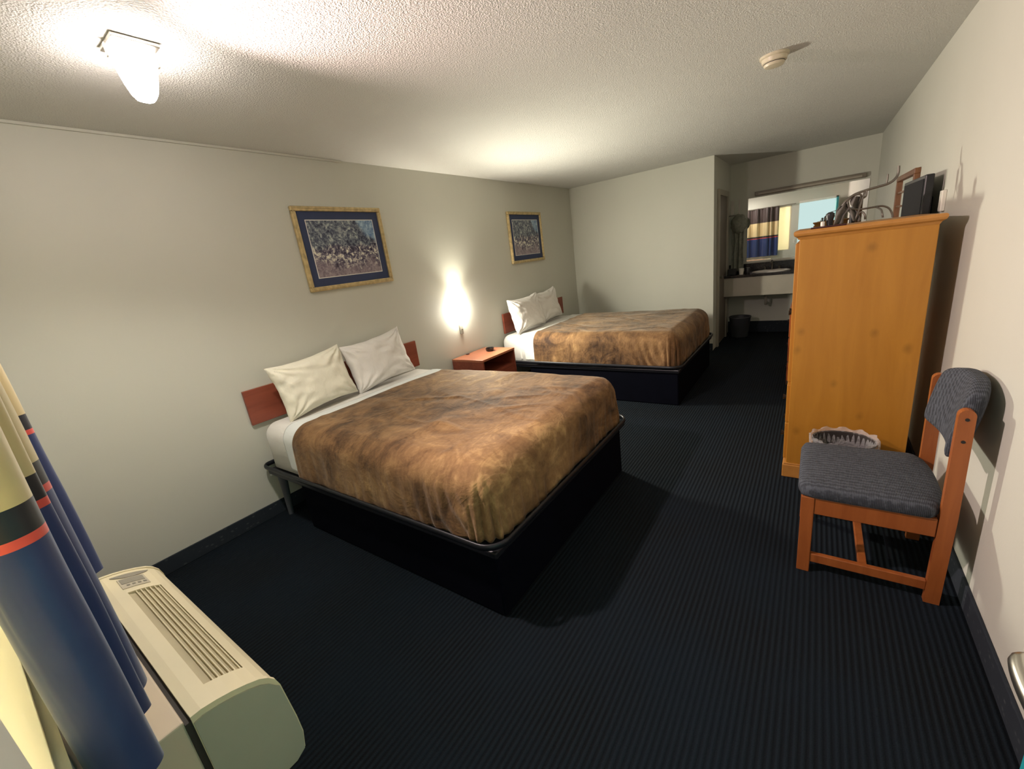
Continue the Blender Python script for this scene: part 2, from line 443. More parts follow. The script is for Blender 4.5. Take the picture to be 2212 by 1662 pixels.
# entrance door frame
bm = B()
for a in ((DX1, DX1 + 0.05, 0, DZ1 + 0.05), (DX0, DX1 + 0.05, DZ1, DZ1 + 0.05)):
    box(bm, a[0], a[1], WY - 0.01, WY + 0.014, a[2], a[3], 0.003)
struct('trim_3', bm, M_WINFR)
# entrance door leaf, open 90 degrees into the room; outer face teal
bm = B(); box(bm, DX1 - 0.005, DX1 + 0.035, WY + 0.02, 0.795, 0.01, 2.02, 0.002)
door = struct('door_1', bm, M_TEAL)
bm = B(); box(bm, DX1 + 0.035, DX1 + 0.039, WY + 0.03, 0.785, 0.015, 2.015); obj('inner_face', bm, M_WINFR, door)
bm = B()
lathe_pts = [(0.0, 0.0)]
hx = DX1 - 0.005; hy = 0.715; hz_ = 0.925
tube(bm, [(hx, hy, hz_), (hx - 0.012, hy, hz_)], 0.032, 20)
tube(bm, curve([(hx - 0.01, hy, hz_), (hx - 0.05, hy, hz_), (hx - 0.060, hy - 0.012, hz_), (hx - 0.062, hy - 0.06, hz_ - 0.002), (hx - 0.058, hy - 0.13, hz_)], 6), 0.0115, 12, flat=1.25)
obj('door_handle', bm, M_CHROME, door, 40)
# bathroom door in the alcove's left wall
bm = B(); box(bm, PX, PX + 0.012, 6.42, 7.02, 0.02, 2.0, 0.002); dr2 = struct('door_2', bm, M_DOORIN)
bm = B()
for a in ((6.35, 6.42, 0, 2.07), (7.02, 7.09, 0, 2.07), (6.42, 7.02, 2.0, 2.07)):
    box(bm, PX, PX + 0.03, a[0], a[1], a[2], a[3], 0.004)
obj('door_frame', bm, M_TRIM, dr2)
bm = B(); tube(bm, [(PX + 0.012, 6.5, 0.95), (PX + 0.05, 6.5, 0.95)], [0.012, 0.024], 14); obj('door_handle', bm, M_CHROME, dr2, 40)

# ------------------------------------------------------------------ ceiling lamp
LX, LY = 1.02, 0.745
lamp = thing('ceiling_lamp', 'lit white glass lamp on a square metal plate under the ceiling', 'lamp', (LX, LY, 2.26))
bm = B(); box(bm, LX - 0.07, LX + 0.07, LY - 0.07, LY + 0.07, 2.425, 2.44, 0.003); obj('mounting_plate', bm, M_CHROME, lamp)
bm = B()
prof = [(0.014, 2.262), (0.026, 2.268), (0.036, 2.285), (0.046, 2.32), (0.056, 2.37), (0.062, 2.405), (0.062, 2.412), (0.050, 2.416)]
seg = 40; rings = []
for r, z in prof:
    ring = []
    for k in range(seg):
        a = 2 * math.pi * k / seg; c, s_ = math.cos(a), math.sin(a)
        q = (abs(c) ** 4 + abs(s_) ** 4) ** (-0.25)
        ring.append(bm.verts.new((LX + r * q * c, LY + r * q * s_, z)))
    rings.append(ring)
for i in range(len(rings) - 1):
    for k in range(seg):
        bm.faces.new((rings[i][k], rings[i][(k + 1) % seg], rings[i + 1][(k + 1) % seg], rings[i + 1][k]))
bm.faces.new(rings[0][::-1]); bm.faces.new(rings[-1])
obj('glass_shade', bm, emissive('lamp_glass', (1.0, 0.87, 0.83, 1), CEIL_LAMP), lamp, 50)
bl = bpy.data.lights.new('ceiling_lamp_beam', 'SPOT'); bl.energy = CEIL_BEAM; bl.shadow_soft_size = 0.04; bl.color = (1.0, 0.75, 0.72)
bl.spot_size = math.radians(124); bl.spot_blend = 1.0
blo = bpy.data.objects.new('ceiling_lamp_beam', bl); COL.objects.link(blo); blo.location = (0.0, 0.0, -0.03); blo.parent = lamp
bd = bpy.data.lights.new('ceiling_lamp_downlight', 'SPOT'); bd.energy = CEIL_DOWN; bd.shadow_soft_size = 0.04; bd.color = (1.0, 0.93, 0.84)
bd.spot_size = math.radians(172); bd.spot_blend = 0.55
bdo = bpy.data.objects.new('ceiling_lamp_downlight', bd); COL.objects.link(bdo); bdo.location = (0.0, 0.0, -0.03); bdo.parent = lamp
bdo.rotation_euler = Vector((0.42, -0.15, -1.0)).to_track_quat('-Z', 'Y').to_euler()
blo.rotation_euler = Vector((2.6, 1.35, -0.95)).to_track_quat('-Z', 'Y').to_euler()
for sgn in (-1, 1):
    bm = B(); box(bm, LX - 0.008, LX + 0.008, LY + sgn * 0.072 - 0.004, LY + sgn * 0.072 + 0.004, 2.385, 2.43, 0.002)
    obj('clip', bm, M_CHROME, lamp)

# ------------------------------------------------------------------ wall sconce
sc = thing('wall_sconce', 'lit white half-round wall lamp between the two beds', 'lamp', (0.0, 3.325, 0.85))
bm = B()
ny = 24
levels = [(0.058, 0.995), (0.072, 1.03), (0.082, 1.10), (0.09, 1.20)]
rg = []
for r, z in levels:
    rg.append([bm.verts.new((0.006 + r * math.sin(math.pi * k / ny), 3.325 - r * 1.05 * math.cos(math.pi * k / ny), z)) for k in range(ny + 1)])
for i in range(len(rg) - 1):
    for k in range(ny):
        bm.faces.new((rg[i][k], rg[i][k + 1], rg[i + 1][k + 1], rg[i + 1][k]))
bm.faces.new(rg[0])
obj('glass_shade', bm, emissive('sconce_glass', (1.0, 0.93, 0.80, 1), SCONCE), sc, 50, solid=0.003)
bm = B(); box(bm, 0.0, 0.016, 3.30, 3.35, 0.85, 1.17, 0.004); obj('bracket', bm, simple('sconce_bracket', (0.35, 0.34, 0.29, 1), 0.4, 0.3), sc)
bm = B(); tube(bm, [(0.016, 3.325, 0.90), (0.03, 3.325, 0.90)], 0.006, 10); obj('switch', bm, M_ROD, sc, 40)
bm = B()
bmesh.ops.create_uvsphere(bm, u_segments=16, v_segments=10, radius=0.022, matrix=Matrix.Translation((0.05, 3.325, 1.155)))
obj('bulb', bm, emissive('sconce_bulb', (1.0, 0.93, 0.78, 1), 20.0), sc, 60)
pl = bpy.data.lights.new('sconce_bulb_light', 'SPOT'); pl.energy = SCONCE_UP; pl.shadow_soft_size = 0.02; pl.color = (1.0, 0.93, 0.78)
pl.spot_size = math.radians(122); pl.spot_blend = 0.7
plo = bpy.data.objects.new('sconce_bulb_light', pl); COL.objects.link(plo); plo.location = (0.070, 0, 0.33); plo.parent = sc
plo.rotation_euler = Vector((0.62, 0.05, 1.0)).to_track_quat('-Z', 'Y').to_euler()

po = bpy.data.lights.new('sconce_front_light', 'SPOT'); po.energy = SCONCE_OUT; po.shadow_soft_size = 0.08; po.color = (1.0, 0.94, 0.78)
po.spot_size = math.radians(172); po.spot_blend = 0.85
poo = bpy.data.objects.new('sconce_front_light', po); COL.objects.link(poo); poo.location = (0.12, 0, 0.37); poo.parent = sc
poo.rotation_euler = Vector((1.0, 0.3, 0.0)).to_track_quat('-Z', 'Y').to_euler()

# ------------------------------------------------------------------ smoke detector
sd = thing('smoke_detector', 'round ivory smoke detector on the ceiling near the right wall', 'smoke detector', (2.81, 3.19, 2.385))
bm = B(); lathe(bm, [(0.066, 0.04), (0.072, 0.045), (0.072, 0.055)], 2.81, 3.19, 36, 2.385); obj('base_ring', bm, M_DETECT, sd, 40)
bm = B(); lathe(bm, [(0.030, 0.0), (0.046, 0.003), (0.052, 0.012), (0.052, 0.018), (0.060, 0.022), (0.064, 0.04)], 2.81, 3.19, 36, 2.385); obj('cover', bm, M_DETECT, sd, 30)
bm = B(); lathe(bm, [(0.053, 0.013), (0.0535, 0.0165)], 2.81, 3.19, 36, 2.3875); obj('vent_slot', bm, M_ACDK, sd, 30)

# ------------------------------------------------------------------ pictures
def picture(y0, y1, z0, z1, label, seed):
    p = thing('framed_picture', label, 'picture', (0.0, (y0 + y1) / 2, z0), 'framed park scenes above the beds')
    fw = 0.034
    bm = B()
    for (a, b, c, d) in ((y0, y1, z0, z0 + fw), (y0, y1, z1 - fw, z1), (y0, y0 + fw, z0 + fw, z1 - fw), (y1 - fw, y1, z0 + fw, z1 - fw)):
        box(bm, 0.002, 0.030, a, b, c, d, 0.006)
    for (a, b, c, d) in ((y0 + 0.006, y1 - 0.006, z0 + 0.010, z0 + 0.018), (y0 + 0.006, y1 - 0.006, z1 - 0.018, z1 - 0.010), (y0 + 0.010, y0 + 0.018, z0 + 0.02, z1 - 0.02), (y1 - 0.018, y1 - 0.010, z0 + 0.02, z1 - 0.02)):
        box(bm, 0.026, 0.034, a, b, c, d, 0.003)
    obj('frame', bm, M_GOLD, p)
    bm = B(); box(bm, 0.004, 0.014, y0 + fw - .003, y1 - fw + .003, z0 + fw - .003, z1 - fw + .003); obj('mat_board', bm, M_MAT, p)
    mw_ = 0.098
    bm = B(); box(bm, 0.014, 0.0155, y0 + mw_ - 0.006, y1 - mw_ + 0.006, z0 + mw_ - 0.006, z1 - mw_ + 0.006); obj('inner_border', bm, M_LINER, p)
    bm = B(); box(bm, 0.0155, 0.017, y0 + mw_, y1 - mw_, z0 + mw_, z1 - mw_); obj('print', bm, painting('park_print_%d' % seed, seed), p)
picture(1.758, 2.54, 1.495, 2.10, 'gold framed park scene with navy mat, above the nearer bed', 3)
picture(4.425, 5.20, 1.490, 2.10, 'gold framed park scene with navy mat, above the farther bed near the corner', 3)

# ------------------------------------------------------------------ beds
def nz(x, y, z=0.0): return noise.noise(Vector((x, y, z)))

def drape(x0, x1, y0, y1, top, hem, r, nx=110, ny=120, foot=True, seed=0.0, wr=1.0, creases=(), hemvar=0.01):
    bm = B()
    drop = top - hem
    L = drop - r + r * math.pi / 2
    ix1 = x1 - r if foot else x1
    iy0, iy1 = y0 + r, y1 - r
    ax1 = ix1 + L if foot else x1
    def f(u, v):
        a = x0 + (ax1 - x0) * u
        b = iy0 - L + (iy1 - iy0 + 2 * L) * v
        cx = min(a, ix1); cy = min(max(b, iy0), iy1)
        dx, dy = a - cx, b - cy
        hyp = math.hypot(dx, dy); d = max(abs(dx), abs(dy))
        topw = wr * (0.010 * nz(a * 1.8 + seed, b * 1.8) + 0.0045 * nz(a * 6 + seed, b * 4 + 3) + 0.006 * max(0, nz(a * 2 + b * 3 + seed, b * 1.4 - a * 4, 5)) ** 2 * 3 + 0.012 * max(0, 0.10 - abs(nz(a * 1.3 + b * 0.8 + seed * 2, b * 1.9 - a * 0.6, 9))) * 4)
        for (p0, p1, hgt) in creases:
            vx, vy = p1[0] - p0[0], p1[1] - p0[1]; L2 = vx * vx + vy * vy
            tt = max(0.0, min(1.0, ((a - p0[0]) * vx + (b - p0[1]) * vy) / L2))
            dd = math.hypot(a - p0[0] - tt * vx, b - p0[1] - tt * vy)
            topw += hgt * math.exp(-(dd / 0.022) ** 2) * (0.25 + 0.75 * math.sin(math.pi * min(0.95, max(0.05, tt))))
        if hyp < 1e-6:
            return (cx, cy, top + topw)
        ux, uy = dx / hyp, dy / hyp
        ang = min(d / r, math.pi / 2)
        h = r * math.sin(ang); z = r * (1 - math.cos(ang)) + max(0.0, d - r * math.pi / 2)
        k = min(1.0, z / max(drop, 0.01))
        side = wr * (0.010 * nz((cx + cy) * 7 + seed, z * 2.0) + 0.006 * nz((cx - cy) * 19 + seed, z * 3)) * (0.3 + k)
        th = math.atan2(abs(uy), abs(ux)); inc = 4 * min(1, th / 0.5) * min(1, (math.pi / 2 - th) / 0.5) if (abs(dx) > 1e-6 and abs(dy) > 1e-6) else 0
        pleat = 0.007 * inc * 0.45 * math.sin(th * 17 + 1.3 * nz(th * 4, z * 6 + seed)) * min(1, k * 1.6) * wr
        # pleats that spread a hand's width along both edges next to the corner
        if foot and abs(dx) > 1e-6 and abs(dy) < 1e-6:
            e = min(cy - iy0, iy1 - cy)
            side += wr * 0.006 * math.exp(-(e / 0.30) ** 2) * math.sin(e * 95 + 5 * nz(e * 5, z * 5, seed)) * k
        if foot and abs(dy) > 1e-6 and abs(dx) < 1e-6:
            e = ix1 - cx
            side += wr * 0.008 * math.exp(-(e / 0.40) ** 2) * math.sin(e * 70 + z * 25 + 4 * nz(e * 5, z * 5, seed)) * k
        if foot and abs(dx) > 1e-6: side += wr * 0.0035 * math.sin(cy * 42 + z * 14 + 6 * nz(cy * 4, z * 3, seed)) * k
        h += side + pleat + 0.012 * k * (1 if foot else 0)
        zz = top - z + topw * (1 - k)
        if k > 0.9: zz += hemvar * nz((cx + cy) * 9 + seed, 2.0)
        return (cx + ux * h, cy + uy * h, zz)
    grid(bm, f, nx, ny)
    return bm

def bed(y0, y1, x1, label):
    yc = (y0 + y1) / 2
    b = thing('bed', label, 'bed', (x1 / 2, yc, 0), 'double beds along the left wall')
    # base panels with a recessed plinth
    bm = B(); box(bm, 0.42, x1 - 0.03, y0 + 0.035, y1 - 0.09, 0.0, 0.325, 0.012); obj('base', bm, M_BASEB, b)
    bm = B(); box(bm, 0.03, x1 - 0.02, y0 + 0.02, y1 - 0.02, 0.325, 0.36, 0.008)
    obj('deck', bm, M_BLACK, b)
    # grey corner legs by the wall
    for yy in (y0 + 0.06, y1 - 0.06):
        bm = B(); tube(bm, [(0.13, yy, 0.33), (0.115, yy, 0.2), (0.09, yy, 0.0)], [0.03, 0.024, 0.018], 12); obj('leg', bm, M_BASEG, b, 40)
    # rounded steel rail
    rc = 0.10; pts = []
    ya, yb, xa, xb = y0, y1, 0.025, x1
    for (cx, cy, a0) in ((xa + 0.05, ya + 0.05, 180), (xb - rc, ya + rc, 270), (xb - rc, yb - rc, 0), (xa + 0.05, yb - 0.05, 90)):
        rr = rc if cx > 1 else 0.05
        for k in range(9):
            a = math.radians(a0 + k * 90 / 8)
            pts.append((cx + rr * math.cos(a), cy + rr * math.sin(a), 0.385 if cx > 1 else 0.395))
    bm = B(); tube(bm, pts, 0.009, 10, closed=True, flat=1.8); obj('rail', bm, M_BLACK, b, 60)
    # mattress in fitted white sheet
    m0, m1 = y0 + 0.05, y1 - 0.05
    bm = B()
    def prof_box():
        r = 0.095; cr = 0.09
        loops = []
        for (ins, z) in [(0.02, 0.362), (0.0, 0.38)] + [(r * (1 - math.cos(a)), 0.69 - r + r * math.sin(a)) for a in [i * math.pi / 2 / 7 for i in range(8)]]:
            lp = []
            for (cx, cy, a0) in ((0.03 + cr, m0 + cr, 180), (x1 - 0.06 - cr, m0 + cr, 270), (x1 - 0.06 - cr, m1 - cr, 0), (0.03 + cr, m1 - cr, 90)):
                for k in range(7):
                    a = math.radians(a0 + 90 * k / 6)
                    R_ = max(cr, ins + 0.001)
                    lp.append(bm.verts.new((cx + (cr - ins if ins < cr else 0.0) * math.cos(a) + 0 + (-(ins - cr) if ins > cr else 0) * (1 if math.cos(math.radians(a0 + 45)) > 0 else -1),
                                            cy + (cr - ins if ins < cr else 0.0) * math.sin(a) + (-(ins - cr) if ins > cr else 0) * (1 if math.sin(math.radians(a0 + 45)) > 0 else -1), z)))
            loops.append(lp)
        for i in range(len(loops) - 1):
            n = len(loops[i])
            for k in range(n):
                bm.faces.new((loops[i][k], loops[i][(k + 1) % n], loops[i + 1][(k + 1) % n], loops[i + 1][k]))
        bm.faces.new(loops[-1]); bm.faces.new(loops[0][::-1])
        bmesh.ops.remove_doubles(bm, verts=bm.verts[:], dist=0.0003)
    prof_box()
    obj('mattress', bm, M_SHEET, b, 50)
    return b

BX = 2.06
CREASES = [((0.86, 1.78), (1.02, 1.86), 0.010), ((1.02, 1.86), (1.22, 1.93), 0.009), ((1.45, 1.95), (1.80, 2.10), 0.007), ((1.55, 1.78), (1.85, 1.95), 0.006), ((1.50, 2.2), (1.95, 2.25), 0.005)]
bed(1.085, 2.655, BX, 'bed on a black rimmed base nearer the camera, left of the nightstand')
bm = drape(0.33, 0.66, 1.135, 2.605, 0.697, 0.40, 0.10, 24, 110, False, 1.0, 0.5)
tag(obj('flat_sheet', bm, M_SHEETB, None, 180, solid=0.002), 'folded white top sheet band on the nearer bed beneath brown blanket', 'sheet', 'top sheets turned down on the beds')
bm = drape(0.47, BX - 0.045, 1.126, 2.614, 0.708, 0.375, 0.12, 170, 180, True, 2.0, 1.0, CREASES)
tag(obj('plush_blanket', bm, M_PLUSH1, None, 180, solid=0.005), 'brown plush blanket spread over the nearer bed', 'blanket', 'brown plush blankets')

B2 = 3.90; BX2 = 2.11
bed(B2, B2 + 1.57, BX2, 'bed on a black base farther back, beside the back wall')
bm = drape(0.30, 0.66, B2 + 0.05, B2 + 1.52, 0.697, 0.40, 0.10, 24, 90, False, 6.0, 0.5)
tag(obj('flat_sheet', bm, M_SHEET, None, 180, solid=0.002), 'folded white top sheet band on the farther bed beneath brown blanket', 'sheet', 'top sheets turned down on the beds')
bm = drape(0.50, BX2 - 0.045, B2 + 0.041, B2 + 1.529, 0.708, 0.375, 0.12, 120, 130, True, 7.7, 1.0)
tag(obj('plush_blanket', bm, M_PLUSH2, None, 180, solid=0.005), 'brown plush blanket spread over the farther bed', 'blanket', 'brown plush blankets')

# headboards (screwed to the wall)
def headboard(y0, y1, label):
    h = thing('headboard', label, 'headboard', (0.0, (y0 + y1) / 2, 0.69), 'reddish wooden headboards')
    bm = B(); box(bm, 0.004, 0.026, y0, y1, 0.69, 0.93, 0.003); obj('panel', bm, M_HB, h)
    bm = B(); box(bm, 0.0, 0.004, y0 + 0.1, y1 - 0.1, 0.74, 0.76); obj('wall_cleat', bm, M_BLACK, h)
headboard(1.105, 2.648, 'reddish wooden headboard panel behind the pillows of the nearer bed')
headboard(4.078, 5.59, 'reddish wooden headboard panel behind the pillows of the farther bed')

# pillows
def pillow(cy, w, h, th, base, lean, yaw, roll, m, label, seed, grp):
    bm = B(); n = 64
    R_ = Matrix.Rotation(math.radians(roll), 4, 'X')
    def side(sgn):
        def f(u, v):
            a, c = u * 2 - 1, v * 2 - 1
            px = a * (1 - 0.09 * (1 - c * c) * abs(a) ** 2); py = c * (1 - 0.13 * (1 - a * a) * abs(c) ** 2)
            t_ = (max(0, 1 - abs(a) ** 3.2) * max(0, 1 - abs(c) ** 3.2)) ** 0.55
            edge = 1 - t_
            wr_ = 0.010 * nz(a * 2.2 + seed, c * 2.2, sgn) + 0.006 * nz(a * 7 + seed + 3 * c, c * 3, sgn * 2 + seed) * (0.4 + edge)
            # creases that fan out from the corners and run along the case
            cr = 0.0
            for (ca, cc) in ((-1, -1), (1, -1), (-1, 1), (1, 1)):
                dd = math.hypot(a - ca, c - cc); an = math.atan2(c - cc, a - ca)
                cr += 0.010 * math.exp(-(dd / 0.75) ** 2) * math.sin(an * 15 + seed + 2.5 * nz(a * 2, c * 2, seed))
            cr += 0.006 * math.sin(c * 13 + 5 * nz(a * 1.5 + seed, c * 1.5, 7)) * max(0, nz(a * 1.2 + seed, c * 1.2, 3) + 0.2)
            t2 = sgn * (th / 2 * t_) + (wr_ * 1.3 + cr) * min(1, t_ * 2.5)
            py2 = py + 0.02 * nz(a * 3 + seed, 9) ; px2 = px + 0.015 * nz(c * 3 + seed, 4)
            return Vector((t2, px2 * w / 2, (py2 + 1) * h / 2 + 0.0))
        return f
    for sgn in (-1, 1):
        grid(bm, side(sgn), n, n)
    bmesh.ops.remove_doubles(bm, verts=bm.verts[:], dist=0.0015)
    M_ = Matrix.Translation((base[0], cy, base[1])) @ Matrix.Rotation(math.radians(yaw), 4, 'Z') @ Matrix.Rotation(-math.radians(lean), 4, 'Y') @ Matrix.Translation((0, 0, h / 2)) @ R_ @ Matrix.Translation((0, 0, -h / 2))
    bmesh.ops.transform(bm, matrix=M_, verts=bm.verts[:])
    return tag(obj('pillow', bm, m, None, 180), label, 'pillow', grp)
pillow(1.515, 0.575, 0.395, 0.17, (0.245, 0.70), 13, 2, 3.5, M_PIL_C, 'cream pillow at the left of the nearer bed against the headboard', 1.3, 'pillows on the beds')
pillow(2.095, 0.59, 0.405, 0.16, (0.225, 0.70), 13, -3, 5, M_PIL_W, 'white pillow with raised corner at the right of the nearer bed', 5.2, 'pillows on the beds')
pillow(4.31, 0.66, 0.42, 0.17, (0.27, 0.70), 13, 0, 1, M_PIL_W, 'plump white pillow at the left of the farther bed against the headboard', 8.1, 'pillows on the beds')
pillow(4.90, 0.56, 0.42, 0.14, (0.205, 0.70), 12, -3, 4, M_PIL_W, 'white pillow at the right of the farther bed, partly behind its neighbour', 11.4, 'pillows on the beds')

# ------------------------------------------------------------------ nightstand
n0, n1, nx1, nzt = 3.10, 3.66, 0.43, 0.625
ns = thing('nightstand', 'reddish wooden nightstand with open front between the beds', 'nightstand', (nx1 / 2, (n0 + n1) / 2, 0))
bm = B(); box(bm, 0.014, nx1, n0, n1, nzt - 0.022, nzt, 0.002); obj('top', bm, M_STAND, ns)
for yy in (n0, n1 - 0.02):
    bm = B(); box(bm, 0.014, nx1 - 0.004, yy, yy + 0.02, 0.0, nzt - 0.022, 0.001); obj('side_panel', bm, M_HB, ns)
bm = B(); box(bm, 0.014, nx1 - 0.01, n0 + 0.02, n1 - 0.02, 0.44, 0.46); obj('shelf', bm, M_HB, ns)
bm = B(); box(bm, 0.014, 0.022, n0 + 0.02, n1 - 0.02, 0.05, nzt - 0.022); obj('back_panel', bm, M_DARK, ns)
bm = B(); box(bm, nx1 - 0.03, nx1 - 0.012, n0 + 0.02, n1 - 0.02, 0.06, 0.438, 0.002); dw = obj('drawer', bm, M_HB, ns)
bm = B(); tube(bm, [(nx1 - 0.012, 3.38, 0.26), (nx1 + 0.01, 3.38, 0.26)], [0.008, 0.014], 12); obj('knob', bm, M_BLACK, dw, 40)

# ashtray, small pen-like remote on the nightstand
bm = B(); lathe(bm, [(0.036, 0.0), (0.042, 0.004), (0.048, 0.036), (0.043, 0.036), (0.036, 0.012), (0.001, 0.011)], 0.225, 3.49, 8, nzt, True, False)
tag(obj('ashtray', bm, M_DARK, None), 'small black octagonal ashtray on top of the nightstand', 'ashtray')
bm = B(); box(bm, 0.035, 0.065, 3.30, 3.33, nzt, nzt + 0.008, 0.003)
tag(obj('matchbook', bm, M_TRAY, None), 'tiny dark flat item on the wall side of the nightstand', 'matchbook')

# ------------------------------------------------------------------ armoire
a0x, a1x, a0y, a1y, az = 2.985, 3.535, 2.87, 3.49, 1.487
ar = thing('armoire', 'tall yellow pine wardrobe cabinet beside the right wall', 'wardrobe', ((a0x + a1x) / 2, (a0y + a1y) / 2, 0))
bm = B(); box(bm, a0x + 0.006, a1x, a0y, a1y, 0.0, az - 0.045, 0.003); obj('body', bm, M_PINE, ar)
bm = B()
tp = [(0.0, 0.0), (0.006, 0.012), (0.018, 0.02), (0.022, 0.03), (0.022, 0.04), (0.016, 0.046), (0.0, 0.046)]
zz0 = az - 0.046; rings = []
for off, dz in tp:
    rings.append([bm.verts.new((x, y, zz0 + dz)) for x, y in ((a0x - off, a0y - off), (a1x + off, a0y - off), (a1x + off, a1y + off), (a0x - off, a1y + off))])
for i in range(len(rings) - 1):
    for k in range(4): bm.faces.new((rings[i][k], rings[i][(k + 1) % 4], rings[i + 1][(k + 1) % 4], rings[i + 1][k]))
bm.faces.new(rings[0][::-1]); bm.faces.new(rings[-1])
obj('top', bm, M_PINE_H, ar)
bm = B()
box(bm, a0x - 0.012, a1x + 0.004, a0y - 0.012, a1y + 0.004, 0.0, 0.085, 0.004)
box(bm, a0x - 0.006, a1x + 0.002, a0y - 0.006, a1y + 0.002, 0.085, 0.095, 0.003)
obj('plinth', bm, M_PINE_H, ar)
for k in range(2):
    yy0 = a0y + 0.03 + k * (a1y - a0y - 0.05) / 2; yy1 = yy0 + (a1y - a0y - 0.07) / 2
    bm = B(); box(bm, a0x - 0.012, a0x + 0.008, yy0, yy1, 0.62, 1.42, 0.004); d_ = obj('door', bm, M_PINE, ar)
    ky = yy1 - 0.04 if k == 0 else yy0 + 0.04
    bm = B(); tube(bm, [(a0x - 0.012, ky, 1.0), (a0x - 0.035, ky, 1.0)], [0.008, 0.016], 12); obj('knob', bm, M_BLACK, d_, 40)
for k in range(2):
    bm = B(); box(bm, a0x - 0.012, a0x + 0.008, a0y + 0.03, a1y - 0.03, 0.11 + k * 0.25, 0.35 + k * 0.25, 0.004); d_ = obj('drawer', bm, M_PINE, ar)
    for ky in (a0y + 0.16, a1y - 0.16):
        bm = B(); tube(bm, [(a0x - 0.012, ky, 0.23 + k * 0.25), (a0x - 0.035, ky, 0.23 + k * 0.25)], [0.008, 0.016], 12); obj('knob', bm, M_BLACK, d_, 40)

# folded luggage rack on the armoire: bent tubes with grey cloth
yr = 3.25
lr = thing('luggage_rack', 'folded metal tube rack with grey cloth lying on top of the wardrobe', 'rack', (3.25, yr, az))
def rk(u, v, y):   # a traced pixel of the tangle, put at real depth y on the wardrobe top
    d = r0 * (u - 1106) + r1 * (v - 831) + r2 * 904.744
    return CAM + d * (y / d.y)
def rkz(u, v, y):
    p = rk(u, v, y); p.z = max(p.z, az + 0.007); return p
tubes = [
    ('upper_tube', [(1818, 447, 3.20), (1828, 434, 3.20), (1845, 421, 3.21), (1868, 412, 3.22), (1895, 404, 3.24), (1918, 397, 3.25), (1932, 388, 3.26), (1940, 376, 3.27), (1942, 358, 3.27)], 0.0065),
    ('prong', [(1914, 397, 3.25), (1917, 388, 3.25), (1918, 376, 3.25)], 0.0045),
    ('loop_tube', [(1872, 412, 3.22), (1870, 424, 3.22), (1862, 428, 3.22), (1858, 420, 3.21), (1842, 424, 3.21), (1831, 436, 3.20), (1832, 446, 3.20), (1840, 452, 3.21), (1860, 452, 3.23), (1885, 448, 3.25), (1905, 445, 3.27), (1920, 450, 3.28), (1927, 462, 3.28), (1928, 470, 3.28)], 0.005),
    ('leg_tube', [(1893, 448, 3.26), (1903, 453, 3.22), (1906, 462, 3.20), (1907, 470, 3.20)], 0.0048),
    ('leg_tube', [(1856, 462, 3.16), (1862, 458, 3.15), (1868, 464, 3.14), (1869, 474, 3.14)], 0.0048),
    ('brace_tube', [(1868, 413, 3.22), (1860, 440, 3.20), (1852, 462, 3.18), (1848, 474, 3.18)], 0.0045)]
for nm, ps, rr in tubes:
    bm = B(); tube(bm, curve([rkz(*q) for q in ps], 5), rr, 8); obj(nm, bm, M_TUBE, lr, 60)
def cloth(name, a, b, n=14):
    """strip of cloth between two traced polylines, with folds"""
    A = curve([rkz(*q) for q in a], 5); C = curve([rkz(*q) for q in b], 5)
    m = min(len(A), len(C)); bm = B()
    def f(u, v):
        i = min(int(u * (m - 1)), m - 1)
        p = A[i].lerp(C[i], v); p.y += 0.012 * math.sin(v * 9 + u * 4) + 0.006 * nz(u * 9, v * 9)
        return p
    grid(bm, f, m - 1, n)
    obj(name, bm, M_STRAP, lr, 180, solid=0.004)
cloth('cloth_fold', [(1816, 446, 3.18), (1806, 458, 3.16), (1803, 474, 3.14), (1800, 486, 3.14)], [(1832, 436, 3.20), (1834, 450, 3.20), (1824, 466, 3.18), (1822, 482, 3.16)])
cloth('cloth_fold', [(1842, 424, 3.26), (1836, 438, 3.26), (1840, 446, 3.26), (1846, 452, 3.26)], [(1858, 424, 3.28), (1857, 436, 3.28), (1856, 446, 3.28), (1854, 454, 3.28)])
cloth('cloth_fold', [(1826, 446, 3.19), (1832, 456, 3.19), (1838, 466, 3.18), (1842, 478, 3.17)], [(1842, 450, 3.22), (1852, 460, 3.21), (1858, 468, 3.20), (1860, 476, 3.19)])
# dark tray and a small black knob-like cup beside it
bm = B(); box(bm, 3.035, 3.19, 2.92, 3.02, az, az + 0.008, 0.003)
tr = tag(obj('flat_tray', bm, M_TRAY, None), 'thin dark red flat tray at the left end of the wardrobe top', 'tray')
bm = B(); lathe(bm, [(0.014, 0.0), (0.016, 0.03), (0.020, 0.045), (0.019, 0.06), (0.008, 0.068)], 3.118, 2.975, 18, az + 0.008)
tag(obj('bottle_cap', bm, M_DARK, None, 40), 'small black round topped item standing on the dark red tray', 'cap')
bm = B(); lathe(bm, [(0.010, 0.0), (0.010, 0.022), (0.004, 0.026)], 3.088, 2.965, 14, az + 0.008)
tag(obj('lotion_tube', bm, M_WHITE, None, 40), 'tiny white tube standing on the dark red tray', 'tube')

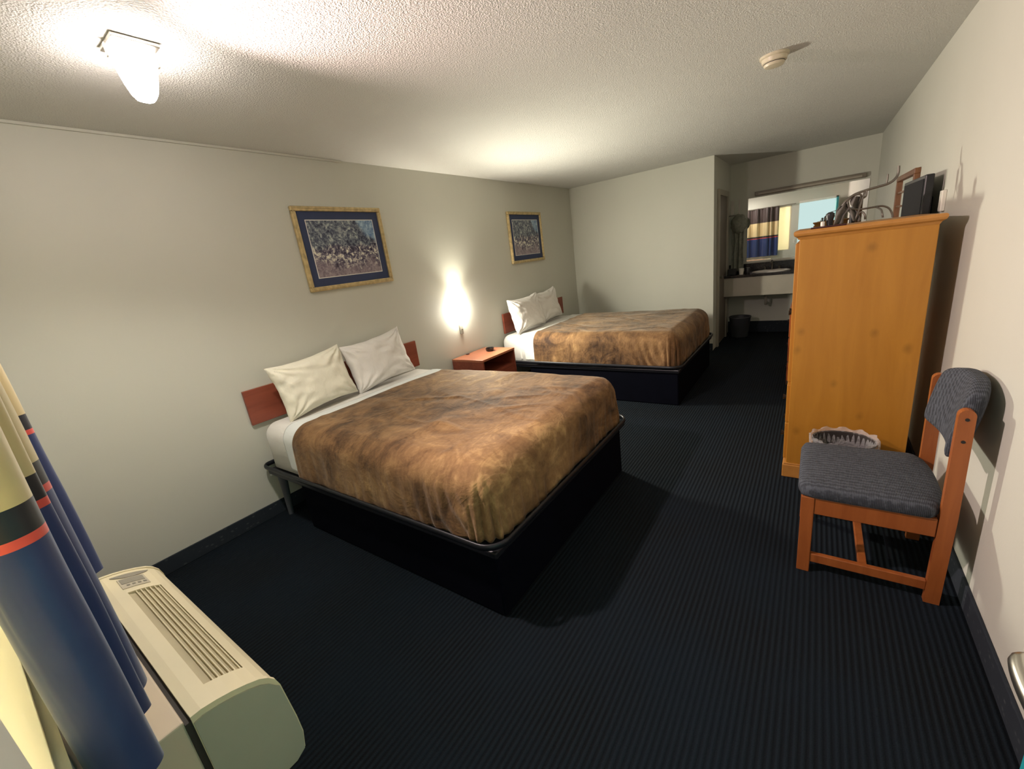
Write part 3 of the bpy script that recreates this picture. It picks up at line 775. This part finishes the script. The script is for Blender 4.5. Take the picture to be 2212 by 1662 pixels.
# ------------------------------------------------------------------ television on the right wall
tv = thing('television', 'thin black flat television on the right wall behind the wardrobe', 'television', (W, 3.92, 1.25))
bm = B(); box(bm, W - 0.085, W - 0.045, 3.53, 4.30, 1.26, 1.70, 0.006); obj('case', bm, M_DARK, tv)
bm = B(); box(bm, W - 0.0875, W - 0.0852, 3.555, 4.275, 1.285, 1.68); obj('screen', bm, simple('tv_screen', (0.012, 0.012, 0.016, 1), 0.6, spec=0.15), tv)
bm = B(); box(bm, W - 0.045, W, 3.8, 4.04, 1.38, 1.58, 0.004); obj('wall_mount', bm, M_BLACK, tv)
bm = B(); box(bm, W - 0.02, W, 3.44, 3.50, 1.49, 1.60, 0.004); pb = tag(obj('wall_plate', bm, M_WHITE, None), 'small white plate on the right wall just right of the television', 'wall plate')

# wall mirror with wooden frame
wm = thing('wall_mirror', 'wooden framed mirror on the right wall beyond the television', 'mirror', (W, 4.83, 1.0))
bm = B()
fz0, fz1, fyy0, fyy1, fr = 1.0, 1.795, 4.36, 5.26, 0.038
for (a, b, c, d) in ((fyy0, fyy1, fz0, fz0 + fr), (fyy0, fyy1, fz1 - fr, fz1), (fyy0, fyy0 + fr, fz0 + fr, fz1 - fr), (fyy1 - fr, fyy1, fz0 + fr, fz1 - fr)):
    box(bm, W - 0.035, W, a, b, c, d, 0.004)
obj('frame', bm, M_MIRFR, wm)
bm = B(); box(bm, W - 0.014, W - 0.004, fyy0 + fr - .002, fyy1 - fr + .002, fz0 + fr - .002, fz1 - fr + .002); obj('glass', bm, M_MIRROR, wm)
bm = B()
for z in (1.545, 1.655): box(bm, W - 0.024, W - 0.013, fyy0 + fr, fyy1 - fr, z, z + 0.016, 0.002)
obj('crossbars', bm, M_MIRFR, wm)

# low chest of drawers beyond the armoire
c0x, c0y, c1y, cz = 2.90, 4.5, 5.6, 0.80
ch = thing('chest_of_drawers', 'low reddish wooden chest mostly hidden behind the wardrobe', 'dresser', ((c0x + W) / 2, (c0y + c1y) / 2, 0))
bm = B(); box(bm, c0x + 0.02, W - 0.02, c0y + 0.01, c1y - 0.01, 0.06, cz - 0.03, 0.003); obj('body', bm, M_CHEST, ch)
bm = B(); box(bm, c0x, W - 0.014, c0y, c1y, cz - 0.03, cz, 0.004); obj('top', bm, M_CHEST, ch)
bm = B(); box(bm, c0x + 0.04, W - 0.03, c0y + 0.03, c1y - 0.03, 0, 0.06); obj('plinth', bm, M_CHEST, ch)
for i in range(3):
    for j in range(2):
        yy = c0y + 0.03 + j * 0.53
        bm = B(); box(bm, c0x + 0.004, c0x + 0.02, yy, yy + 0.51, 0.08 + i * 0.23, 0.29 + i * 0.23, 0.003); d_ = obj('drawer', bm, M_CHEST, ch)
        bm = B(); tube(bm, [(c0x + 0.004, yy + 0.255, 0.185 + i * 0.23), (c0x - 0.018, yy + 0.255, 0.185 + i * 0.23)], [0.008, 0.014], 12); obj('knob', bm, M_BLACK, d_, 40)

# ------------------------------------------------------------------ waste bin behind the chair
wb = thing('waste_bin', 'brown waste bin with clear plastic liner between chair and wardrobe', 'bin', (3.25, 2.66, 0))
bm = B(); lathe(bm, [(0.095, 0.0), (0.105, 0.01), (0.135, 0.37), (0.140, 0.375), (0.140, 0.385), (0.132, 0.38), (0.10, 0.012)], 3.25, 2.66, 32, 0, True, True, 1.0, 0.85); obj('bucket', bm, M_BIN2, wb, 40)
t = NT('clear_liner'); t.base((0.8, 0.8, 0.82, 1)); t.set(Roughness=0.12, Alpha=0.22); t.bump(t.noise(30, 4, 0.6), 1.0, 0.03); M_LINERP = t.m
bm = B(); seg = 64; rings = []
random.seed(4)
for i, (r, z) in enumerate([(0.118, 0.30), (0.128, 0.36), (0.138, 0.395), (0.149, 0.40), (0.150, 0.37), (0.146, 0.33)]):
    rings.append([bm.verts.new((3.25 + (r + 0.004 * math.sin(k * 2.9 + i)) * math.cos(2 * math.pi * k / seg), 2.66 + 0.87 * (r + 0.004 * math.sin(k * 2.9 + i)) * math.sin(2 * math.pi * k / seg), z + 0.008 * math.sin(k * 1.1 + i) * (1 if i > 1 else 0))) for k in range(seg)])
for i in range(5):
    for k in range(seg): bm.faces.new((rings[i][k], rings[i][(k + 1) % seg], rings[i + 1][(k + 1) % seg], rings[i + 1][k]))
obj('liner', bm, M_LINERP, wb, 60)

# ------------------------------------------------------------------ chair
cx0, cx1, cy0, cy1 = 3.082, 3.545, 1.985, 2.455
chair = thing('dining_chair', 'wooden side chair with grey woven seat and curved backrest against the right wall', 'chair', ((cx0 + cx1) / 2, (cy0 + cy1) / 2, 0))
for side_, yy in (('n', cy0), ('f', cy1 - 0.028)):
    bm = B(); box(bm, cx0, cx0 + 0.048, yy, yy + 0.028, 0, 0.385, 0.003); obj('leg', bm, M_CHAIR, chair)
    bm = B()
    poly = [(cx1 - 0.035, 0.0), (cx1 + 0.012, 0.0), (cx1 + 0.018, 0.40), (cx1 + 0.014, 0.80)]
    for k in range(9):
        a = math.radians(180 * k / 8); poly.append((cx1 - 0.0085 + 0.0225 * math.cos(a), 0.812 + 0.024 * math.sin(a)))
    poly += [(cx1 - 0.031, 0.80), (cx1 - 0.030, 0.40)]
    prism(bm, poly, 'Y', yy, yy + 0.028); lg = obj('leg', bm, M_CHAIR, chair)
    yo = yy - 0.0015 if side_ == 'n' else yy + 0.0295
    for sx_, sz_ in ((cx1 - 0.008, 0.80), (cx1 - 0.008, 0.715)):
        bm = B(); tube(bm, [(sx_, yo, sz_), (sx_, yo + (0.003 if side_ == 'n' else -0.003), sz_)], 0.006, 12)
        obj('screw', bm, M_DARK, lg)
    bm = B(); box(bm, cx0 + 0.048, cx1 - 0.033, yy + 0.003, yy + 0.025, 0.305, 0.385, 0.003); obj('side_rail', bm, M_CHAIR, chair)
    bm = B(); box(bm, cx0 + 0.048, cx1 - 0.034, yy + 0.003, yy + 0.025, 0.055, 0.098, 0.003); obj('lower_rail', bm, M_CHAIR, chair)
bm = B(); box(bm, 3.30, 3.33, cy0 + 0.025, cy1 - 0.025, 0.065, 0.09, 0.003); obj('stretcher', bm, M_CHAIR, chair)
for xx in (cx0 + 0.01, cx1 - 0.03):
    bm = B(); box(bm, xx, xx + 0.022, cy0 + 0.028, cy1 - 0.028, 0.315, 0.38, 0.002); obj('cross_rail', bm, M_CHAIR, chair)
# seat cushion: superellipse slab
bm = B()
def seatf(u, v):
    a, c = u * 2 - 1, v * 2 - 1
    return a, c
sxc, syc, sa, sb = 3.305, (cy0 + cy1) / 2, 0.238, 0.245
nn = 48; rings = []
for (k_, z) in [(0.96, 0.386), (0.99, 0.392), (1.0, 0.405), (1.0, 0.42), (0.985, 0.432), (0.95, 0.441), (0.85, 0.447), (0.6, 0.451), (0.3, 0.453)]:
    rg_ = []
    for i in range(nn):
        a = 2 * math.pi * i / nn; c, s_ = math.cos(a), math.sin(a)
        q = (abs(c) ** 13 + abs(s_) ** 13) ** (-1 / 13)
        xx = sxc + sa * k_ * q * c; yy_ = syc + sb * k_ * q * s_
        if xx > 3.50: xx -= (abs(yy_ - syc) / sb) ** 3 * 0.035
        rg_.append(bm.verts.new((xx, yy_, z + 0.0015 * nz(xx * 20, yy_ * 20))))
    rings.append(rg_)
for i in range(len(rings) - 1):
    for k in range(nn): bm.faces.new((rings[i][k], rings[i][(k + 1) % nn], rings[i + 1][(k + 1) % nn], rings[i + 1][k]))
bm.faces.new(rings[0][::-1]); bm.faces.new(rings[-1])
obj('seat', bm, M_WEAVE, chair, 60)
# curved padded backrest
bm = B()
def backpad(u, v):
    # u around the closed section, v along the arc from near post to far post
    s_ = v * 2 - 1
    yc_ = syc + s_ * 0.206
    xc_ = 3.575 - 0.036 * s_ * s_
    tilt = 0.02
    endk = (1 - abs(s_) ** 10) ** 0.5
    zt = 0.905 - 0.045 * abs(s_) ** 2.2; zb = 0.625 + 0.005 * abs(s_)
    if s_ < 0: zb += 0.0; zt += 0.02 * abs(s_)
    zm = (zt + zb) / 2; hh_ = (zt - zb) / 2
    a = 2 * math.pi * u
    c, s2 = math.cos(a), math.sin(a)
    q = (abs(c) ** 3 + abs(s2) ** 5) ** (-1 / 4)
    return Vector((xc_ + 0.034 * q * c * (0.45 + 0.55 * endk) + tilt * (q * s2), yc_, zm + hh_ * min(1.0, q * abs(s2)) * (1 if s2 > 0 else -1) * (0.9 + 0.1 * endk)))
g = grid(bm, backpad, 40, 40)
bm.faces.new([g[i][0] for i in range(40)]); bm.faces.new([g[i][40] for i in range(40)][::-1])
bmesh.ops.remove_doubles(bm, verts=bm.verts[:], dist=0.0002)
obj('backrest', bm, M_WEAVE, chair, 60)

# ------------------------------------------------------------------ air conditioner under the window
AX0, AX1, AYB, AYF = 1.06, 1.985, 0.088, 0.268
ac = thing('air_conditioner', 'beige wall heater and air conditioner unit with top grille under the window', 'air conditioner', ((AX0 + AX1) / 2, 0.15, 0.29))
top = [(AYB, 0.642), (0.11, 0.642), (0.14, 0.636), (0.17, 0.627), (0.20, 0.615), (0.225, 0.601), (0.243, 0.585), (0.256, 0.565)]
def topz(y):
    for i in range(len(top) - 1):
        if top[i][0] <= y <= top[i + 1][0]:
            k = (y - top[i][0]) / (top[i + 1][0] - top[i][0]); return top[i][1] * (1 - k) + top[i + 1][1] * k
    return top[-1][1]
front = [(0.262, 0.545), (0.272, 0.42), (0.274, 0.36), (0.266, 0.31), (0.24, 0.295), (AYB, 0.295)]
full = top + front
bm = B()
G0, G1 = 1.255, 1.905; gy0, gy1 = 0.140, 0.222
prism(bm, full, 'X', AX0 + 0.008, G0)
prism(bm, full, 'X', G1, AX1 - 0.008)
mid = [(AYB, 0.642), (0.11, 0.642), (gy0, topz(gy0)), (gy0, 0.585), (gy1, 0.555), (gy1, topz(gy1)), (0.225, 0.601), (0.243, 0.585), (0.256, 0.565)] + front
prism(bm, mid, 'X', G0, G1)
obj('housing', bm, M_AC, ac)
for xa, xb in ((AX0, AX0 + 0.012), (AX1 - 0.012, AX1)):
    bm = B(); prism(bm, [(y + (0.003 if y > 0.2 else 0), z + 0.003) for y, z in top] + [(y + 0.003 if y > 0.2 else y, z) for y, z in front], 'X', xa, xb)
    obj('end_rim', bm, M_AC, ac)
bm = B()
inner = [(AYB + 0.002, 0.627)] + [(y, z - 0.013) for y, z in top[1:]] + [(y, z) for y, z in front]
prism(bm, inner, 'X', AX1, AX1 + 0.004); obj('side_panel', bm, M_ACSIDE, ac)
bm = B()
prism(bm, [(gy0 + .0005, 0.585), (gy1 - .0005, 0.555), (gy1 - .0005, topz(gy1) - 0.007), (gy0 + .0005, topz(gy0) - 0.007)], 'X', G0 + 0.002, G1 - 0.002); gr = obj('grille', bm, M_ACD, ac)
for k in range(6):
    y = gy0 + 0.020 + k * 0.0115
    bm = B(); zt = topz(y) - 0.004
    zt += 0.0025; prism(bm, [(y - 0.0012, zt), (y + 0.0012, zt), (y + 0.002, zt - 0.007), (y - 0.002, zt - 0.007)], 'X', G0, G1); obj('slat', bm, M_AC, gr)
for x in (G0 + 0.18, G0 + 0.34, G0 + 0.50):
    bm = B(); box(bm, x, x + 0.005, gy0, gy0 + 0.012, 0.607, 0.624)
    obj('rib', bm, M_ACDK, gr)
# control pocket
def skin(bm, x0, x1, y0, y1, lift, n=8, xs=None):
    """thin plate that follows the curved top"""
    def f(u, v):
        y = y0 + (y1 - y0) * u
        return (x0 + (x1 - x0) * v, y, topz(y) + lift)
    grid(bm, f, n, 2)
bm = B()
def lid(u, v):
    y = 0.125 + 0.10 * u; w = 0.034 * math.sin(math.pi * u) ** 0.7 + 0.001
    return (1.098 + w * v + 0.0, y, topz(y) + 0.0015)
grid(bm, lid, 14, 3); cp = obj('control_recess', bm, M_ACGREY, ac, solid=0.001)
bm = B(); skin(bm, 1.135, 1.222, 0.136, 0.205, 0.0012); obj('control_panel', bm, simple('ac_panel_light', (0.52, 0.47, 0.36, 1), 0.4), ac, solid=0.001)
bm = B(); skin(bm, 1.142, 1.184, 0.141, 0.200, 0.0025); dp = obj('display', bm, M_ACGREY, ac, solid=0.001)
for k in range(4):
    y = 0.15 + k * 0.014
    bm = B(); skin(bm, 1.196, 1.206, y, y + 0.008, 0.003); obj('button', bm, M_ACGREY, ac, solid=0.001)
# dark seam and wall sleeve
bm = B(); box(bm, AX0 + 0.01, AX1 - 0.004, AYB - 0.012, AYB, 0.30, 0.632); obj('seam', bm, M_ACDK, ac)
bm = B(); box(bm, AX0 + 0.005, AX1 - 0.008, WY, AYB - 0.012, 0.29, 0.640, 0.004); obj('wall_sleeve', bm, M_SLEEVE, ac)

# ------------------------------------------------------------------ curtain and rod
ctr = thing('curtain', 'navy and cream striped window curtain with red piping at the left edge', 'curtain', (1.6, 0.03, 0.715))
path = [(1.12, 0.02), (1.13, 0.085), (1.155, 0.122), (1.185, 0.08), (1.20, -0.01), (1.26, -0.03), (1.32, 0.03), (1.36, 0.07), (1.41, 0.05), (1.44, -0.02), (1.50, -0.035), (1.55, 0.02), (1.59, 0.06),
        (1.64, 0.03), (1.67, -0.03), (1.73, -0.035), (1.77, 0.02), (1.82, 0.055), (1.875, 0.058), (1.90, 0.035), (1.905, 0.0), (1.93, 0.03), (1.955, 0.046), (1.975, 0.02), (1.985, -0.02), (2.02, -0.04), (2.05, -0.01), (2.075, 0.02),
        (2.105, 0.028), (2.128, 0.012), (2.136, -0.018), (2.124, -0.045), (2.10, -0.062), (2.06, -0.066)]
cp_ = curve([(x, y, 0) for x, y in path], 6)
bm = B(); nc = len(cp_) - 1
def cf(u, v):
    p = cp_[min(int(round(u * nc)), nc)]
    z = 0.715 + 1.335 * v
    k = 0.82 + 0.18 * (1 - v)
    sx_ = 0.02 * math.sin(u * 30) * v * (1 - v)
    y = 0.03 + (p.y - 0.03) * (1 - 0.35 * v ** 2)
    y += 0.010 * math.sin(p.x * 75 + 3 * nz(p.x * 4, 2)) * (0.25 + 0.75 * v) * (1 if 1.2 < p.x < 1.98 else 0)
    return (p.x + sx_ + 0.006 * nz(p.x * 5, z * 2.5), max(y, -0.064) + 0.004 * nz(p.x * 7, z * 3, 4) * (1 if y > -0.05 else 0), z + 0.012 * nz(p.x * 3, 1) * (1 - v))
grid(bm, cf, nc, 50)
obj('cloth_panel', bm, M_CURT, ctr, 180)
for k in range(9):
    x = 1.16 + k * 0.115
    bm = B(); tube(bm, [(x + 0.0, 0.03 + 0.02 * math.cos(a * math.pi / 6), 2.035 + 0.02 * math.sin(a * math.pi / 6)) for a in range(12)], 0.0025, 6, closed=True)
    obj('ring', bm, M_ROD, ctr, 60)
rod = thing('curtain_rod', 'thin metal curtain rod above the window, seen in the vanity mirror', 'curtain rod', (1.6, 0.03, 2.04))
bm = B(); tube(bm, [(0.68, 0.03, 2.035), (2.52, 0.03, 2.035)], 0.009, 12); obj('pole', bm, M_ROD, rod, 60)
for x in (0.72, 2.48):
    bm = B(); tube(bm, [(x, WY, 2.035), (x, 0.03, 2.035)], 0.007, 10); obj('bracket', bm, M_ROD, rod, 60)
bm = B(); box(bm, 2.49, 2.54, WY, WY + 0.006, 1.00, 1.10, 0.002)
lsw = tag(obj('light_switch', bm, M_WHITE, None), 'small light switch plate beside the doorway, seen in the vanity mirror', 'light switch')
bm = B(); box(bm, 2.512, 2.519, WY + 0.006, WY + 0.014, 1.04, 1.06, 0.001); obj('toggle', bm, M_WHITE, lsw)

# ------------------------------------------------------------------ vanity alcove
vn = thing('vanity_counter', 'dark sink counter with a beige front panel in the back alcove', 'counter', (2.8, 7.1, 0.62))
CY0 = 6.863
bm = B()
box(bm, PX, W, CY0, 7.0, 0.89, 0.925, 0.004); box(bm, PX, W, 7.30, SY - 0.001, 0.89, 0.925, 0.002)
box(bm, PX, 2.34, 7.0, 7.30, 0.89, 0.925); box(bm, 2.76, W, 7.0, 7.30, 0.89, 0.925)
obj('worktop', bm, M_COUNTER, vn)
bm = B(); box(bm, PX, W, CY0 + 0.02, CY0 + 0.045, 0.626, 0.89, 0.003); obj('apron', bm, M_APRON, vn)
bm = B(); box(bm, PX, W, SY - 0.02, SY - 0.001, 0.925, 1.04, 0.003); obj('backsplash', bm, M_COUNTER, vn)
bm = B(); lathe(bm, [(0.05, 0.80), (0.14, 0.815), (0.195, 0.87), (0.205, 0.925), (0.228, 0.935), (0.236, 0.930), (0.236, 0.926), (0.214, 0.918)], 2.55, 7.15, 40, 0, True, False, 1.0, 0.72)
sk = obj('basin', bm, M_PORC, vn, 60)
bm = B(); tube(bm, curve([(2.55, 7.32, 0.925), (2.55, 7.32, 1.03), (2.55, 7.27, 1.06), (2.55, 7.20, 1.03)], 6), 0.012, 10)
for s_ in (-1, 1):
    lathe(bm, [(0.018, 0.0), (0.014, 0.03), (0.022, 0.045), (0.006, 0.055)], 2.55 + s_ * 0.09, 7.32, 12, 0.925)
box(bm, 2.44, 2.66, 7.305, 7.335, 0.925, 0.935, 0.003)
obj('faucet', bm, M_TUBE, vn, 50)
bm = B(); tube(bm, [(2.50, 7.15, 0.80), (2.50, 7.15, 0.52), (2.50, 7.2, 0.45), (2.50, 7.37, 0.45)], 0.018, 10); obj('drain_pipe', bm, M_APRON, vn, 50)

vm = thing('vanity_mirror', 'wide frameless mirror above the sink counter showing the window', 'mirror', (2.89, SY, 1.07))
bm = B(); box(bm, 2.215, 3.56, SY - 0.008, SY - 0.001, 1.075, 1.947); obj('glass', bm, M_MIRROR, vm)
bm = B(); box(bm, 2.215, 3.56, SY - 0.012, SY - 0.001, 1.055, 1.075, 0.001); obj('bottom_rail', bm, M_WHITE, vm)
vl = thing('vanity_light', 'long unlit light fixture above the vanity mirror', 'lamp', (2.9, SY, 1.95))
bm = B(); box(bm, 2.30, 3.52, SY - 0.055, SY, 1.965, 2.02, 0.006); obj('housing', bm, simple('fixture_brown', (0.20, 0.17, 0.13, 1), 0.4), vl)
bm = B(); box(bm, 2.34, 3.48, SY - 0.062, SY - 0.05, 1.975, 2.00, 0.005); obj('diffuser', bm, simple('fixture_diffuser', (0.36, 0.32, 0.26, 1), 0.4), vl)

# towels stuffed in a wall rack on the alcove's left wall
tw = thing('hand_towel', 'grey green towel bunched in a holder left of the vanity mirror', 'towel', (2.10, 7.22, 0.95))
bm = B()
bmesh.ops.create_icosphere(bm, subdivisions=4, radius=1.0)
for v in bm.verts:
    n_ = v.co.normalized()
    q = 1 + 0.16 * nz(n_.x * 2.3, n_.y * 2.3, n_.z * 2.3) + 0.07 * nz(n_.x * 7, n_.y * 7, n_.z * 3)
    v.co = Vector((2.12 + n_.x * 0.105 * q, 7.22 + n_.y * 0.10 * q, 1.62 + n_.z * 0.13 * q))
obj('bundle', bm, M_TOWEL, tw, 180)
bm = B()
def hang(u, v):
    a = u * 2 - 1
    return (2.11 + a * 0.075 + 0.01 * nz(u * 6, v * 3), 7.22 + 0.018 * math.sin(u * 16) + 0.01 * nz(u * 5, v * 4, 2), 0.95 + 0.62 * v)
grid(bm, hang, 30, 24); obj('hanging_end', bm, M_TOWEL, tw, 180, solid=0.006)
rkh = thing('towel_holder', 'pair of pale upright holder bars above the grey green towel', 'towel holder', (2.05, 7.22, 1.72))
for x_, y_, w_ in ((2.035, 7.20, 0.020), (2.125, 7.20, 0.010)):
    bm = B(); box(bm, x_ - w_, x_ + w_, y_ - 0.004, y_ + 0.004, 1.74, 1.95, 0.002); obj('bar', bm, simple('holder_plastic', (0.50, 0.46, 0.42, 1), 0.4), rkh)
bm = B(); box(bm, PX, 2.13, 7.19, 7.21, 1.735, 1.75, 0.002); obj('arm', bm, M_TUBE, rkh)
# counter items
bm = B(); box(bm, 2.03, 2.13, 6.95, 7.07, 0.925, 1.01, 0.006); tag(obj('tissue_box', bm, M_DARK, None), 'dark box at the left end of the sink counter', 'box')
bm = B(); lathe(bm, [(0.026, 0.0), (0.034, 0.085), (0.031, 0.085), (0.024, 0.006)], 2.20, 6.97, 20, 0.925, True, False); tag(obj('paper_cup', bm, M_WHITE, None, 40), 'pale cup on the sink counter below the towel', 'cup')
bm = B(); lathe(bm, [(0.028, 0.0), (0.036, 0.07), (0.030, 0.08)], 2.27, 7.05, 16, 0.925); tag(obj('coffee_jar', bm, M_DARK, None, 40), 'small dark jar on the sink counter beside the basin', 'jar')
# bin under the counter
ub = thing('waste_bin', 'round grey waste bin on the floor under the sink counter', 'bin', (2.19, 7.03, 0))
bm = B(); lathe(bm, [(0.10, 0.0), (0.112, 0.01), (0.142, 0.29), (0.150, 0.30), (0.148, 0.31), (0.138, 0.305), (0.105, 0.015)], 2.19, 7.03, 28); obj('bucket', bm, M_BIN, ub, 40)
